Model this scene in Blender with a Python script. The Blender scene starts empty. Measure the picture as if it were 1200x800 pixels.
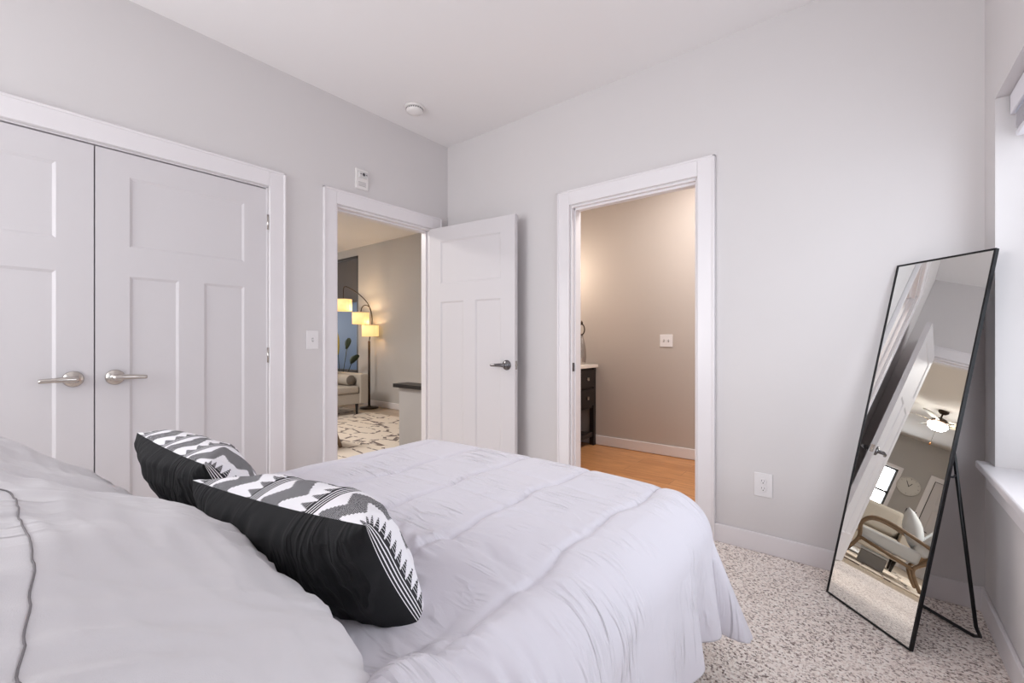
import bpy, bmesh, math, random
import numpy as np
from mathutils import Vector, Matrix, noise
PI = math.pi
C = bpy.context.scene.collection
scn = bpy.context.scene

# ------------------------------------------------------------------ camera, world, lights
CAM_H = 1.113
cam_d = bpy.data.cameras.new('camera'); cam = bpy.data.objects.new('camera', cam_d); C.objects.link(cam)
cam_d.sensor_width = 36; cam_d.sensor_fit = 'HORIZONTAL'; cam_d.lens = 36 * 515.5 / 1200
cam_d.clip_start = 0.02; cam_d.clip_end = 100
cam.location = (0, 0, CAM_H); cam.rotation_euler = (PI / 2, 0, math.atan(414 / 515.5))
scn.camera = cam
scn.view_settings.view_transform = 'Standard'; scn.view_settings.look = 'None'
scn.view_settings.gamma = 1; scn.view_settings.use_curve_mapping = False
scn.view_settings.exposure = 0.42
scn.cycles.use_denoising = True
scn.cycles.max_bounces = 12; scn.cycles.diffuse_bounces = 9; scn.cycles.glossy_bounces = 6
scn.cycles.transmission_bounces = 6; scn.cycles.sample_clamp_indirect = 6
scn.cycles.caustics_reflective = False; scn.cycles.caustics_refractive = False

w = bpy.data.worlds.new('world'); scn.world = w; w.use_nodes = True
bg = w.node_tree.nodes['Background']; bg.inputs[0].default_value = (0.86, 0.92, 1.0, 1); bg.inputs[1].default_value = 1.1

def light(name, kind, loc, energy, color=(1, 1, 1), size=None, rot=(0, 0, 0), sy=None, radius=None):
    d = bpy.data.lights.new(name, kind); d.energy = energy; d.color = color
    if kind == 'AREA':
        d.size = size
        if sy: d.shape = 'RECTANGLE'; d.size_y = sy
    if radius is not None: d.shadow_soft_size = radius
    o = bpy.data.objects.new(name, d); C.objects.link(o); o.location = loc; o.rotation_euler = rot
    return o
# daylight through the bedroom and living room windows; the back one is added as fill
light('daylight_bedroom_window', 'AREA', (0.62, 1.45, 1.45), 17, (0.88, 0.93, 1.0), 1.75, (0, PI / 2, 0), 1.35)
light('fill_back_window', 'AREA', (-2.0, -1.70, 1.6), 52, (0.985, 0.99, 1.0), 2.0, (PI / 2, 0, -math.radians(42)), 1.6)
light('daylight_living_window', 'AREA', (-11.5, 2.9, 1.5), 60, (0.95, 0.97, 1.0), 1.0, (0, -PI / 2, 0), 1.2)

# added fill: bedroom uplight (its invented bowl comes further down), bare living room panel
BED_FILL = (-1.35, .40, 2.44)
light('bedroom_ceiling_fill', 'AREA', BED_FILL, 84, (1.0, 0.975, 0.96), .26, (PI, 0, 0))
light('living_ceiling_fill', 'AREA', (-5.0, 0.9, 2.77), 74, (1.0, 0.965, 0.93), .9)

# ------------------------------------------------------------------ materials
def lin(c):
    return tuple(((v / 255) / 12.92 if v / 255 <= 0.04045 else ((v / 255 + 0.055) / 1.055) ** 2.4) for v in c) + (1,)
def mat(name, col, rough=0.6, metal=0, bump=0, bscale=200, var=0, vscale=3, emis=None, estr=0, sheen=0, spec=None, coat=0):
    m = bpy.data.materials.new(name); m.use_nodes = True; nt = m.node_tree; b = nt.nodes['Principled BSDF']
    c = lin(col); b.inputs['Base Color'].default_value = c; b.inputs['Roughness'].default_value = rough
    b.inputs['Metallic'].default_value = metal
    if spec is not None: b.inputs['Specular IOR Level'].default_value = spec
    if sheen: b.inputs['Sheen Weight'].default_value = sheen
    if coat: b.inputs['Coat Weight'].default_value = coat
    if emis: b.inputs['Emission Color'].default_value = lin(emis); b.inputs['Emission Strength'].default_value = estr
    tc = nt.nodes.new('ShaderNodeTexCoord')
    if var or True:
        n = nt.nodes.new('ShaderNodeTexNoise'); n.inputs['Scale'].default_value = vscale; n.inputs['Detail'].default_value = 4
        nt.links.new(tc.outputs['Object'], n.inputs['Vector'])
        mx = nt.nodes.new('ShaderNodeMix'); mx.data_type = 'RGBA'; k = max(var, 0.01)
        mx.inputs['A'].default_value = tuple(v * (1 - k) for v in c[:3]) + (1,)
        mx.inputs['B'].default_value = tuple(min(1, v * (1 + k)) for v in c[:3]) + (1,)
        nt.links.new(n.outputs['Fac'], mx.inputs['Factor']); nt.links.new(mx.outputs['Result'], b.inputs['Base Color'])
    if bump:
        n2 = nt.nodes.new('ShaderNodeTexNoise'); n2.inputs['Scale'].default_value = bscale; n2.inputs['Detail'].default_value = 3
        nt.links.new(tc.outputs['Object'], n2.inputs['Vector'])
        bp = nt.nodes.new('ShaderNodeBump'); bp.inputs['Strength'].default_value = bump; bp.inputs['Distance'].default_value = 0.002
        nt.links.new(n2.outputs['Fac'], bp.inputs['Height']); nt.links.new(bp.outputs['Normal'], b.inputs['Normal'])
    return m
class NG:
    """small helper to chain math nodes"""
    def __init__(s, m): s.nt = m.node_tree; s.b = s.nt.nodes['Principled BSDF']
    def new(s, t, **k):
        n = s.nt.nodes.new(t)
        for a, v in k.items(): setattr(n, a, v)
        return n
    def L(s, a, b): s.nt.links.new(a, b)
    def m(s, op, a, b=None, c=None):
        n = s.new('ShaderNodeMath', operation=op)
        for i, v in enumerate((a, b, c)):
            if v is None: continue
            if isinstance(v, (int, float)): n.inputs[i].default_value = v
            else: s.L(v, n.inputs[i])
        return n.outputs[0]

M = {}
M['wall'] = mat('wall_paint', (210, 206, 206), 0.85, bump=0.08, bscale=350)
M['ceil'] = mat('ceiling_paint', (230, 227, 227), 0.9, bump=0.1, bscale=250)
M['trim'] = mat('trim_paint', (226, 222, 224), 0.35, bump=0.02, bscale=60)
M['door'] = mat('door_paint', (208, 204, 206), 0.55, bump=0.03, bscale=60)
M['wall_beige'] = mat('living_wall_paint', (183, 180, 178), 0.85, bump=0.08, bscale=350)
M['wall_bath'] = mat('bathroom_wall_paint', (186, 176, 169), 0.85, bump=0.08, bscale=350)
M['gap_shade'] = mat('painted_gap_shade', (40, 38, 38), 0.9)  # near-black colour standing in for the shade in door gaps
M['nickel'] = mat('brushed_nickel', (196, 190, 184), 0.24, 1, bump=0.05, bscale=500)
M['nickel_dark'] = mat('dark_nickel', (120, 118, 120), 0.22, 1)
M['black_metal'] = mat('black_metal', (16, 16, 19), 0.35, 0.3)
M['plastic'] = mat('white_plastic', (226, 223, 224), 0.3)
M['slot'] = mat('socket_slot', (70, 68, 72), 0.6)
M['sheet'] = mat('comforter_cotton', (214, 211, 219), 0.85, bump=0.25, bscale=900, sheen=0.2)
M['sham'] = mat('sham_cotton', (208, 205, 208), 0.85, bump=0.25, bscale=900, sheen=0.2)
M['piping'] = mat('sham_piping', (120, 115, 118), 0.8)
M['mattress'] = mat('mattress_ticking', (222, 220, 218), 0.9, bump=0.3, bscale=300)
M['bedbase'] = mat('bed_base_fabric', (120, 116, 112), 0.9, bump=0.3, bscale=500)
M['black_cloth'] = mat('black_cotton', (15, 15, 18), 0.9, bump=0.5, bscale=700)
M['sofa'] = mat('sofa_linen', (176, 168, 158), 0.9, bump=0.4, bscale=500, var=0.06, vscale=40)
M['sofa_dark'] = mat('bolster_end', (112, 104, 96), 0.9, bump=0.4, bscale=500)
M['cushion_white'] = mat('cushion_white', (214, 216, 218), 0.85, bump=0.3, bscale=500)
M['chair_wood'] = mat('chair_walnut', (128, 104, 80), 0.45, var=0.2, vscale=25)
M['dark_wood'] = mat('espresso_wood', (26, 21, 21), 0.4, var=0.2, vscale=20)
M['bronze'] = mat('bronze_metal', (66, 54, 46), 0.35, 0.8)
M['leaf'] = mat('plant_leaf', (38, 54, 36), 0.45, var=0.3, vscale=12)
M['leaf_yellow'] = mat('plant_leaf_yellow', (150, 140, 60), 0.45, var=0.25, vscale=12)
M['pot'] = mat('plant_pot', (196, 190, 182), 0.5)
M['soil'] = mat('soil', (50, 38, 30), 0.95, bump=0.6, bscale=120)
M['quartz'] = mat('white_quartz', (236, 228, 220), 0.2, var=0.04, vscale=15)
M['shade'] = mat('lamp_shade_fabric', (250, 220, 165), 0.8, emis=(255, 214, 140), estr=0.62)
M['shade_rim'] = mat('lamp_shade_rim', (225, 205, 170), 0.7)
M['fan_glass'] = mat('fan_light_glass', (255, 250, 240), 0.4, emis=(255, 246, 230), estr=5.0)
M['fan_blade'] = mat('fan_blade', (176, 166, 150), 0.5, var=0.1, vscale=10)
M['clock_face'] = mat('clock_face', (238, 236, 230), 0.5)
M['clock_rim'] = mat('clock_rim', (206, 202, 196), 0.4)
M['screen_blue'] = mat('blue_grey_glass', (92, 118, 156), 0.5)
M['shade_grey'] = mat('grey_roller_fabric', (92, 88, 88), 0.85, bump=0.2, bscale=300)
M['frame_dark'] = mat('dark_window_frame', (58, 54, 54), 0.4)
M['curtain'] = mat('sheer_curtain', (214, 208, 202), 0.9)
M['silver'] = mat('silver_mosaic', (176, 170, 166), 0.25, 0.85)
M['blind'] = mat('blind_vinyl', (230, 228, 234), 0.4)
M['pull'] = mat('wooden_pull', (206, 132, 62), 0.5)
M['mirror'] = mat('mirror_silver', (238, 240, 238), 0.0, 1)
nt = M['mirror'].node_tree
M['alarm'] = mat('alarm_plastic', (226, 222, 220), 0.35)

def carpet():
    m = mat('carpet_pile', (190, 182, 176), 0.95); g = NG(m)
    tc = g.new('ShaderNodeTexCoord')
    v = g.new('ShaderNodeTexVoronoi'); v.inputs['Scale'].default_value = 150; g.L(tc.outputs['Object'], v.inputs['Vector'])
    n = g.new('ShaderNodeTexNoise'); n.inputs['Scale'].default_value = 95; n.inputs['Detail'].default_value = 3; g.L(tc.outputs['Object'], n.inputs['Vector'])
    n3 = g.new('ShaderNodeTexNoise'); n3.inputs['Scale'].default_value = 4; g.L(tc.outputs['Object'], n3.inputs['Vector'])
    sep = g.new('ShaderNodeSeparateColor'); g.L(v.outputs['Color'], sep.inputs[0])
    k = g.m('ADD', g.m('MULTIPLY', sep.outputs[0], 0.55), g.m('MULTIPLY', n.outputs['Fac'], 0.55))
    k = g.m('ADD', k, g.m('MULTIPLY', g.m('SUBTRACT', n3.outputs['Fac'], 0.5), 0.15))
    cr = g.new('ShaderNodeValToRGB'); g.L(k, cr.inputs[0])
    e = cr.color_ramp.elements; e[0].position = 0.26; e[0].color = lin((126, 110, 102)); e[1].position = 0.9; e[1].color = lin((255, 250, 244))
    x = e.new(0.40); x.color = lin((212, 198, 190)); x = e.new(0.55); x.color = lin((244, 232, 224))
    g.L(cr.outputs[0], g.b.inputs['Base Color'])
    bp = g.new('ShaderNodeBump'); bp.inputs['Strength'].default_value = 0.55; bp.inputs['Distance'].default_value = 0.005
    g.L(g.m('ADD', k, v.outputs['Distance']), bp.inputs['Height']); g.L(bp.outputs['Normal'], g.b.inputs['Normal'])
    return m
M['carpet'] = carpet()
def planks(name, c1, c2, px, py, groove=0.015, rough=0.4):
    m = mat(name, c1, rough); g = NG(m); tc = g.new('ShaderNodeTexCoord')
    br = g.new('ShaderNodeTexBrick'); br.offset = 0.37
    br.inputs['Scale'].default_value = 1; br.inputs['Brick Width'].default_value = px; br.inputs['Row Height'].default_value = py
    br.inputs['Mortar Size'].default_value = 0.0015; br.inputs['Color1'].default_value = lin(c1); br.inputs['Color2'].default_value = lin(c2)
    br.inputs['Mortar'].default_value = tuple(v * 0.5 for v in lin(c2)[:3]) + (1,)
    g.L(tc.outputs['Object'], br.inputs['Vector'])
    mp = g.new('ShaderNodeMapping'); mp.inputs['Scale'].default_value = (2, 14, 1); g.L(tc.outputs['Object'], mp.inputs['Vector'])
    n = g.new('ShaderNodeTexNoise'); n.inputs['Scale'].default_value = 3; n.inputs['Detail'].default_value = 6; g.L(mp.outputs[0], n.inputs['Vector'])
    mx = g.new('ShaderNodeMix', data_type='RGBA', blend_type='MULTIPLY'); mx.inputs['Factor'].default_value = 1
    cr = g.new('ShaderNodeValToRGB'); cr.color_ramp.elements[0].position = .3; cr.color_ramp.elements[0].color = (.72, .7, .68, 1); cr.color_ramp.elements[1].position = .7; cr.color_ramp.elements[1].color = (1, 1, 1, 1)
    g.L(n.outputs['Fac'], cr.inputs[0]); g.L(br.outputs['Color'], mx.inputs['A']); g.L(cr.outputs[0], mx.inputs['B']); g.L(mx.outputs['Result'], g.b.inputs['Base Color'])
    return m
M['wood_bath'] = planks('bathroom_wood_planks', (212, 154, 104), (196, 138, 90), 1.2, 0.15)
M['wood_living'] = planks('living_wood_planks', (200, 182, 162), (184, 166, 146), 1.2, 0.15)
def rug_mat():
    m = mat('rug_pattern', (214, 200, 184), 0.95, bump=0.5, bscale=300); g = NG(m); tc = g.new('ShaderNodeTexCoord')
    mp = g.new('ShaderNodeMapping'); mp.inputs['Scale'].default_value = (2.4, 5.2, 1); g.L(tc.outputs['Object'], mp.inputs['Vector'])
    v = g.new('ShaderNodeTexVoronoi', feature='DISTANCE_TO_EDGE'); v.inputs['Scale'].default_value = 1; v.inputs['Randomness'].default_value = 0.55; g.L(mp.outputs[0], v.inputs['Vector'])
    n = g.new('ShaderNodeTexNoise'); n.inputs['Scale'].default_value = 9; n.inputs['Detail'].default_value = 2; g.L(tc.outputs['Object'], n.inputs['Vector'])
    a = g.m('LESS_THAN', v.outputs['Distance'], 0.055); b = g.m('GREATER_THAN', n.outputs['Fac'], 0.47)
    f = g.m('MULTIPLY', a, b)
    mx = g.new('ShaderNodeMix', data_type='RGBA'); mx.inputs['A'].default_value = lin((222, 210, 196)); mx.inputs['B'].default_value = lin((120, 106, 100))
    g.L(f, mx.inputs['Factor']); g.L(mx.outputs['Result'], g.b.inputs['Base Color'])
    return m
M['rug'] = rug_mat()
def aztec():
    """black and white woven bands across the pillow; UV.x runs along the long side in metres, UV.y across"""
    m = mat('woven_pattern', (240, 238, 240), 0.9, bump=0.3, bscale=700); g = NG(m)
    uv = g.new('ShaderNodeUVMap'); sp = g.new('ShaderNodeSeparateXYZ'); g.L(uv.outputs[0], sp.inputs[0]); x, y = sp.outputs[0], sp.outputs[1]
    P = 0.196
    nz = g.new('ShaderNodeTexNoise'); nz.inputs['Scale'].default_value = 60; g.L(uv.outputs[0], nz.inputs['Vector'])
    t = g.m('DIVIDE', g.m('FLOORED_MODULO', g.m('ADD', x, .001), P), P)                       # 0..1 over one repeat
    # triangle wave across the width
    def tri(per, off=0):
        q = g.m('FLOORED_MODULO', g.m('ADD', y, off), per); return g.m('MULTIPLY', g.m('ABSOLUTE', g.m('SUBTRACT', g.m('DIVIDE', q, per), 0.5)), 2)
    def stairs(v, n): return g.m('DIVIDE', g.m('FLOOR', g.m('MULTIPLY', v, n)), n)
    # band 1: fine lines t<.22
    lines = g.m('GREATER_THAN', g.m('FLOORED_MODULO', g.m('MULTIPLY', t, 25), 1), 0.36)
    b1 = g.m('MULTIPLY', lines, g.m('LESS_THAN', t, 0.16))
    # band 2: stepped fir triangles rising from .22
    h1 = g.m('ADD', 0.16, g.m('MULTIPLY', stairs(tri(0.027), 5), 0.20))
    ribs = g.m('GREATER_THAN', g.m('FLOORED_MODULO', g.m('MULTIPLY', t, 27), 1), 0.2)
    b2 = g.m('MULTIPLY', g.m('MULTIPLY', g.m('LESS_THAN', t, h1), g.m('GREATER_THAN', t, 0.16)), ribs)
    # band 3: big zig zag of grey weave between .6 and .95
    lo = g.m('ADD', 0.42, g.m('MULTIPLY', stairs(tri(0.085, 0.01), 7), 0.24))
    hi = g.m('ADD', 0.78, g.m('MULTIPLY', stairs(tri(0.085, 0.01), 7), 0.20))
    weave = g.m('GREATER_THAN', g.m('FLOORED_MODULO', g.m('MULTIPLY', t, 52), 1), 0.2)
    b3 = g.m('MULTIPLY', g.m('MULTIPLY', g.m('GREATER_THAN', t, lo), g.m('LESS_THAN', t, hi)), weave)
    k = g.m('MINIMUM', g.m('ADD', g.m('ADD', b1, b2), b3), 1)
    mx = g.new('ShaderNodeMix', data_type='RGBA'); mx.inputs['A'].default_value = lin((236, 234, 238)); mx.inputs['B'].default_value = lin((34, 33, 38))
    g.L(k, mx.inputs['Factor']); g.L(mx.outputs['Result'], g.b.inputs['Base Color'])
    return m
M['aztec'] = aztec()
def add_creases(m, scale, use_uv, dist, mask_lo):
    """crisp small creases of pressed cotton, as ridged noise on the bump"""
    g = NG(m); tc = g.new('ShaderNodeTexCoord'); src = tc.outputs['UV' if use_uv else 'Object']
    mp = g.new('ShaderNodeMapping'); mp.inputs['Scale'].default_value = scale; mp.inputs['Rotation'].default_value = (0, 0, .25); g.L(src, mp.inputs['Vector'])
    n = g.new('ShaderNodeTexNoise'); n.inputs['Scale'].default_value = 1; n.inputs['Detail'].default_value = 2.5; n.inputs['Distortion'].default_value = .35; g.L(mp.outputs[0], n.inputs['Vector'])
    rid = g.m('MAXIMUM', g.m('SUBTRACT', 1, g.m('MULTIPLY', g.m('ABSOLUTE', g.m('SUBTRACT', n.outputs['Fac'], .5)), 11)), 0)
    n2 = g.new('ShaderNodeTexNoise'); n2.inputs['Scale'].default_value = 4.5; g.L(src, n2.inputs['Vector'])
    mk = g.m('MINIMUM', g.m('MAXIMUM', g.m('MULTIPLY', g.m('SUBTRACT', n2.outputs['Fac'], mask_lo), 6), 0), 1)
    old = [x for x in g.nt.nodes if x.bl_idname == 'ShaderNodeBump'][0]
    bp = g.new('ShaderNodeBump'); bp.inputs['Strength'].default_value = 1; bp.inputs['Distance'].default_value = dist
    g.L(g.m('MULTIPLY', rid, mk), bp.inputs['Height']); g.L(old.outputs[0], bp.inputs['Normal']); g.L(bp.outputs[0], g.b.inputs['Normal'])
add_creases(M['sheet'], (5, 22, 1), True, .0055, .46)
add_creases(M['sham'], (13, 4, 1), False, .005, .50)
add_creases(M['black_cloth'], (22, 6, 1), False, .006, .42)

# ------------------------------------------------------------------ mesh helpers
class MB:
    def __init__(s): s.bm = bmesh.new(); s.mi = 0
    def box(s, x0, x1, y0, y1, z0, z1, mi=0):
        vs = [s.bm.verts.new((x, y, z)) for x in (x0, x1) for y in (y0, y1) for z in (z0, z1)]
        for f in ((0, 1, 3, 2), (4, 6, 7, 5), (0, 4, 5, 1), (2, 3, 7, 6), (0, 2, 6, 4), (1, 5, 7, 3)):
            fc = s.bm.faces.new([vs[i] for i in f]); fc.material_index = mi
        return s
    def poly(s, pts, z0, z1, axis='z', mi=0):
        """extruded polygon; axis gives the extrusion axis"""
        def P(a, b, c): return {'z': (a, b, c), 'x': (c, a, b), 'y': (a, c, b)}[axis]
        A = [s.bm.verts.new(P(a, b, z0)) for a, b in pts]; B = [s.bm.verts.new(P(a, b, z1)) for a, b in pts]
        s.bm.faces.new(A[::-1]).material_index = mi; s.bm.faces.new(B).material_index = mi
        n = len(pts)
        for i in range(n): s.bm.faces.new((A[i], A[(i + 1) % n], B[(i + 1) % n], B[i])).material_index = mi
        return s
    def tube(s, pts, r, n=10, closed=False, mi=0):
        pts = [Vector(p) for p in pts]; rings = []
        N = len(pts)
        rr = r if isinstance(r, (list, tuple)) else [r] * N
        up = None
        for i, p in enumerate(pts):
            if closed: d = (pts[(i + 1) % N] - pts[i - 1]).normalized()
            else: d = (pts[min(i + 1, N - 1)] - pts[max(i - 1, 0)]).normalized()
            if up is None: up = Vector((0, 0, 1)) if abs(d.z) < 0.9 else Vector((1, 0, 0))
            a = d.cross(up).normalized(); b = a.cross(d).normalized(); up = b
            rings.append([s.bm.verts.new(p + (a * math.cos(2 * PI * k / n) + b * math.sin(2 * PI * k / n)) * rr[i]) for k in range(n)])
        for i in range(N if closed else N - 1):
            A, B = rings[i], rings[(i + 1) % N]
            for k in range(n):
                f = s.bm.faces.new((A[k], A[(k + 1) % n], B[(k + 1) % n], B[k])); f.material_index = mi; f.smooth = True
        if not closed:
            s.bm.faces.new(rings[0][::-1]).material_index = mi; s.bm.faces.new(rings[-1]).material_index = mi
        return s
    def lathe(s, prof, n=32, o=(0, 0, 0), axis='z', mi=0, smooth=True):
        o = Vector(o); rings = []
        def P(r, h, a):
            c, t = r * math.cos(a), r * math.sin(a)
            return {'z': Vector((c, t, h)), 'x': Vector((h, c, t)), 'y': Vector((c, h, t))}[axis] + o
        for r, h in prof: rings.append([s.bm.verts.new(P(max(r, 1e-5), h, 2 * PI * k / n)) for k in range(n)])
        for A, B in zip(rings, rings[1:]):
            for k in range(n):
                f = s.bm.faces.new((A[k], A[(k + 1) % n], B[(k + 1) % n], B[k])); f.smooth = smooth; f.material_index = mi
        s.bm.faces.new(rings[0][::-1]).material_index = mi; s.bm.faces.new(rings[-1]).material_index = mi
        return s
    def grid(s, P, closed_u=False, uv=None, mi=0):
        """P[i][j] points"""
        V = [[s.bm.verts.new(p) for p in row] for row in P]
        fs = []
        for i in range(len(V) - 1):
            for j in range(len(V[0]) - 1):
                f = s.bm.faces.new((V[i][j], V[i + 1][j], V[i + 1][j + 1], V[i][j + 1])); f.smooth = True; f.material_index = mi; fs.append(f)
        if uv:
            L = s.bm.loops.layers.uv.verify()
            idx = {v: (i, j) for i, row in enumerate(V) for j, v in enumerate(row)}
            for f in fs:
                for lp in f.loops: i, j = idx[lp.vert]; lp[L].uv = uv[i][j]
        return V
    def obj(s, name, m, parent=None, bevel=0, seg=2, xf=None, weld=False, sub=0, smooth=False):
        if weld: bmesh.ops.remove_doubles(s.bm, verts=s.bm.verts, dist=1e-5)
        bmesh.ops.recalc_face_normals(s.bm, faces=s.bm.faces)
        if xf is not None: bmesh.ops.transform(s.bm, matrix=xf, verts=s.bm.verts)
        if smooth:
            for f in s.bm.faces: f.smooth = True
        me = bpy.data.meshes.new(name); s.bm.to_mesh(me); s.bm.free()
        for x in (m if isinstance(m, (list, tuple)) else [m]): me.materials.append(x)
        o = bpy.data.objects.new(name, me); C.objects.link(o)
        if parent: o.parent = parent
        if bevel:
            b = o.modifiers.new('bevel', 'BEVEL'); b.width = bevel; b.segments = seg; b.limit_method = 'ANGLE'; b.angle_limit = math.radians(40)
            b.harden_normals = False
        if sub:
            b = o.modifiers.new('sub', 'SUBSURF'); b.levels = sub; b.render_levels = sub
        return o
def tag(o, label=None, cat=None, group=None, kind=None):
    if label: o['label'] = label
    if cat: o['category'] = cat
    if group: o['group'] = group
    if kind: o['kind'] = kind
    return o
def thing(name, label, cat, loc=(0, 0, 0), rot=(0, 0, 0), group=None):
    o = bpy.data.objects.new(name, None); o.empty_display_size = 0.1; C.objects.link(o); o.location = loc; o.rotation_euler = rot
    return tag(o, label, cat, group)
def struct(name, mb, m, bevel=0, label=None):
    o = mb.obj(name, m, bevel=bevel); o['kind'] = 'structure'
    if label: o['label'] = label
    return o
def part(name, mb, m, parent, **k):
    """mesh built in world coordinates, moved into its parent's frame"""
    inv = (Matrix.Translation(parent.location) @ parent.rotation_euler.to_matrix().to_4x4()).inverted()
    return mb.obj(name, m, parent, xf=inv, **k)
def bez(pts, n=10):
    """catmull-rom through points"""
    P = [Vector(p) for p in pts]; P = [2 * P[0] - P[1]] + P + [2 * P[-1] - P[-2]]; out = []
    for i in range(1, len(P) - 2):
        for k in range(n):
            t = k / n; a, b, c, d = P[i - 1], P[i], P[i + 1], P[i + 2]
            out.append(0.5 * ((2 * b) + (c - a) * t + (2 * a - 5 * b + 4 * c - d) * t * t + (3 * b - a - 3 * c + d) * t ** 3))
    out.append(P[-2]); return out

# ------------------------------------------------------------------ room shell
XA, YB, XC, HC, T = -2.84, 2.64, 0.385, 2.80, 0.12      # left wall, far wall, window wall, ceiling, wall thickness
YK = -1.15                                              # wall behind the camera
XL, YL, YS = -11.2, 4.43, -0.3                          # living room extents
XB, YT = 0.9, 4.30                                      # bathroom extents
A0, A1 = 1.605, 2.455                                   # bedroom door opening in the left wall
K0, K1 = -0.386, 1.158                                  # closet opening
B0, B1 = -1.595, -0.755                                 # bathroom opening in the far wall
DH = 2.052                                              # opening height
W0, W1, WZ0, WZ1 = 0.55, 2.455, 0.638, 2.035            # window opening in the right wall

struct('floor', MB().box(XA - 0.06, XC + 0.3, YK - 0.1, YB + 0.06, -0.05, 0), M['carpet'], label='speckled beige grey carpet')
struct('floor_bathroom', MB().box(XA, XB, YB + 0.06, YT + .1, -0.05, -0.004), M['wood_bath'])
struct('floor_living', MB().box(XL - .2, XA - 0.06, YS - .1, YL + .1, -0.05, -0.004), M['wood_living'])
struct('ceiling', MB().box(XL - .2, XB + .1, YK - 0.3, YL + .2, HC, HC + 0.1), M['ceil'])
# left wall, two openings (bedroom paint inside, beige paint on the living room side)
mb = MB()
for y0, y1, z0 in ((YK, K0, 0), (K0, K1, DH), (K1, A0, 0), (A0, A1, DH), (A1, YL, 0)):
    mb.box(XA - T / 2, XA, y0, y1 if y1 != YL else YB + T, z0, HC)
struct('wall_left', mb, M['wall'])
mb = MB()
for y0, y1, z0 in ((YK, K0, 0), (K0, K1, DH), (K1, A0, 0), (A0, A1, DH), (A1, YL, 0)):
    mb.box(XA - T, XA - T / 2, y0, y1, z0, HC)
struct('wall_left_living_side', mb, M['wall_beige'])
mb = MB()
for x0, x1, z0 in ((XA, B0, 0), (B0, B1, DH), (B1, XC + .3, 0)): mb.box(x0, x1, YB, YB + T / 2, z0, HC)
struct('wall_far', mb, M['wall'])
mb = MB()
for x0, x1, z0 in ((XA, B0, 0), (B0, B1, DH), (B1, XB, 0)): mb.box(x0, x1, YB + T / 2, YB + T, z0, HC)
struct('wall_far_bathroom_side', mb, M['wall_bath'])
mb = MB(); TW = 0.20
mb.box(XC, XC + TW, YK, W0, 0, HC); mb.box(XC, XC + TW, W1, YB, 0, HC)
mb.box(XC, XC + TW, W0, W1, 0, WZ0 - .03); mb.box(XC, XC + TW, W0, W1, WZ1, HC)
struct('wall_right', mb, M['wall'])
mb = MB(); mb.box(XA, -2.75, YK - T, YK, 0, HC); mb.box(-0.3, XC + TW, YK - T, YK, 0, HC); mb.box(-2.75, -0.3, YK - T, YK, 0, 0.7); mb.box(-2.75, -0.3, YK - T, YK, 2.45, HC)
struct('wall_back', mb, M['wall'])  # its opening is cut for the added back window
mb = MB(); mb.box(XA, XB, YT, YT + T, 0, HC)
struct('wall_bathroom_far', mb, M['wall_bath'])
struct('wall_bathroom_left', MB().box(XA - T / 2, XA, YB + T, YT, 0, HC), M['wall_bath'])
struct('wall_bathroom_right', MB().box(XB, XB + T, YB + T, YT + T, 0, HC), M['wall_bath'])
V0, V1, VZ0, VZ1 = -8.35, -7.1, 0.55, 2.66               # dark window in the living room's north wall
mb = MB(); mb.box(XL - T, V0, YL, YL + T, 0, HC); mb.box(V1, XA - T / 2, YL, YL + T, 0, HC); mb.box(V0, V1, YL, YL + T, 0, VZ0); mb.box(V0, V1, YL, YL + T, VZ1, HC)
struct('wall_living_north', mb, M['wall_beige'])
F0, F1, FZ0, FZ1 = 2.24, 3.2, 1.08, 2.0
mb = MB(); mb.box(XL - T, XL, YS, F0, 0, HC); mb.box(XL - T, XL, F1, YL, 0, HC); mb.box(XL - T, XL, F0, F1, 0, FZ0); mb.box(XL - T, XL, F0, F1, FZ1, HC)
struct('wall_living_west', mb, M['wall_beige'])
struct('wall_living_south', MB().box(XL - T, XA - T - 0.62, YS - T, YS, 0, HC), M['wall_beige'])
# closet box behind the double doors
mb = MB(); mb.box(XA - T - 0.62, XA - T - 0.56, YS - .45, K1 + .2, 0, HC); mb.box(XA - T - .56, XA - T, K1 + .14, K1 + .2, 0, HC); mb.box(XA - T - .56, XA - T, YS - .45, YS - .39, 0, HC)
struct('wall_closet', mb, M['wall_beige'])

# baseboards
def base_prof(x0, x1, y0, y1, h=0.10):
    return MB().box(x0, x1, y0, y1, 0, h)
struct('baseboard_far', base_prof(B1 + .09, XC, YB - .014, YB).box(XA, B0 - .09, YB - .014, YB, 0, .10), M['trim'], .004)
struct('baseboard_right', base_prof(XC - .014, XC, YK, YB - .014), M['trim'], .004)
struct('baseboard_left', base_prof(XA, XA + .014, K1 + .1, A0 - .09).box(XA, XA + .014, YK, K0 - .09, 0, .10), M['trim'], .004)
struct('baseboard_bathroom', base_prof(XA, XB, YT - .014, YT, .10), M['trim'], .004)
struct('baseboard_living', base_prof(XL, XA - T, YL - .014, YL, .10), M['trim'], .004)
struct('baseboard_living_west', base_prof(XL, XL + .014, YS, YL - .02, .10), M['trim'], .004)

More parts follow.
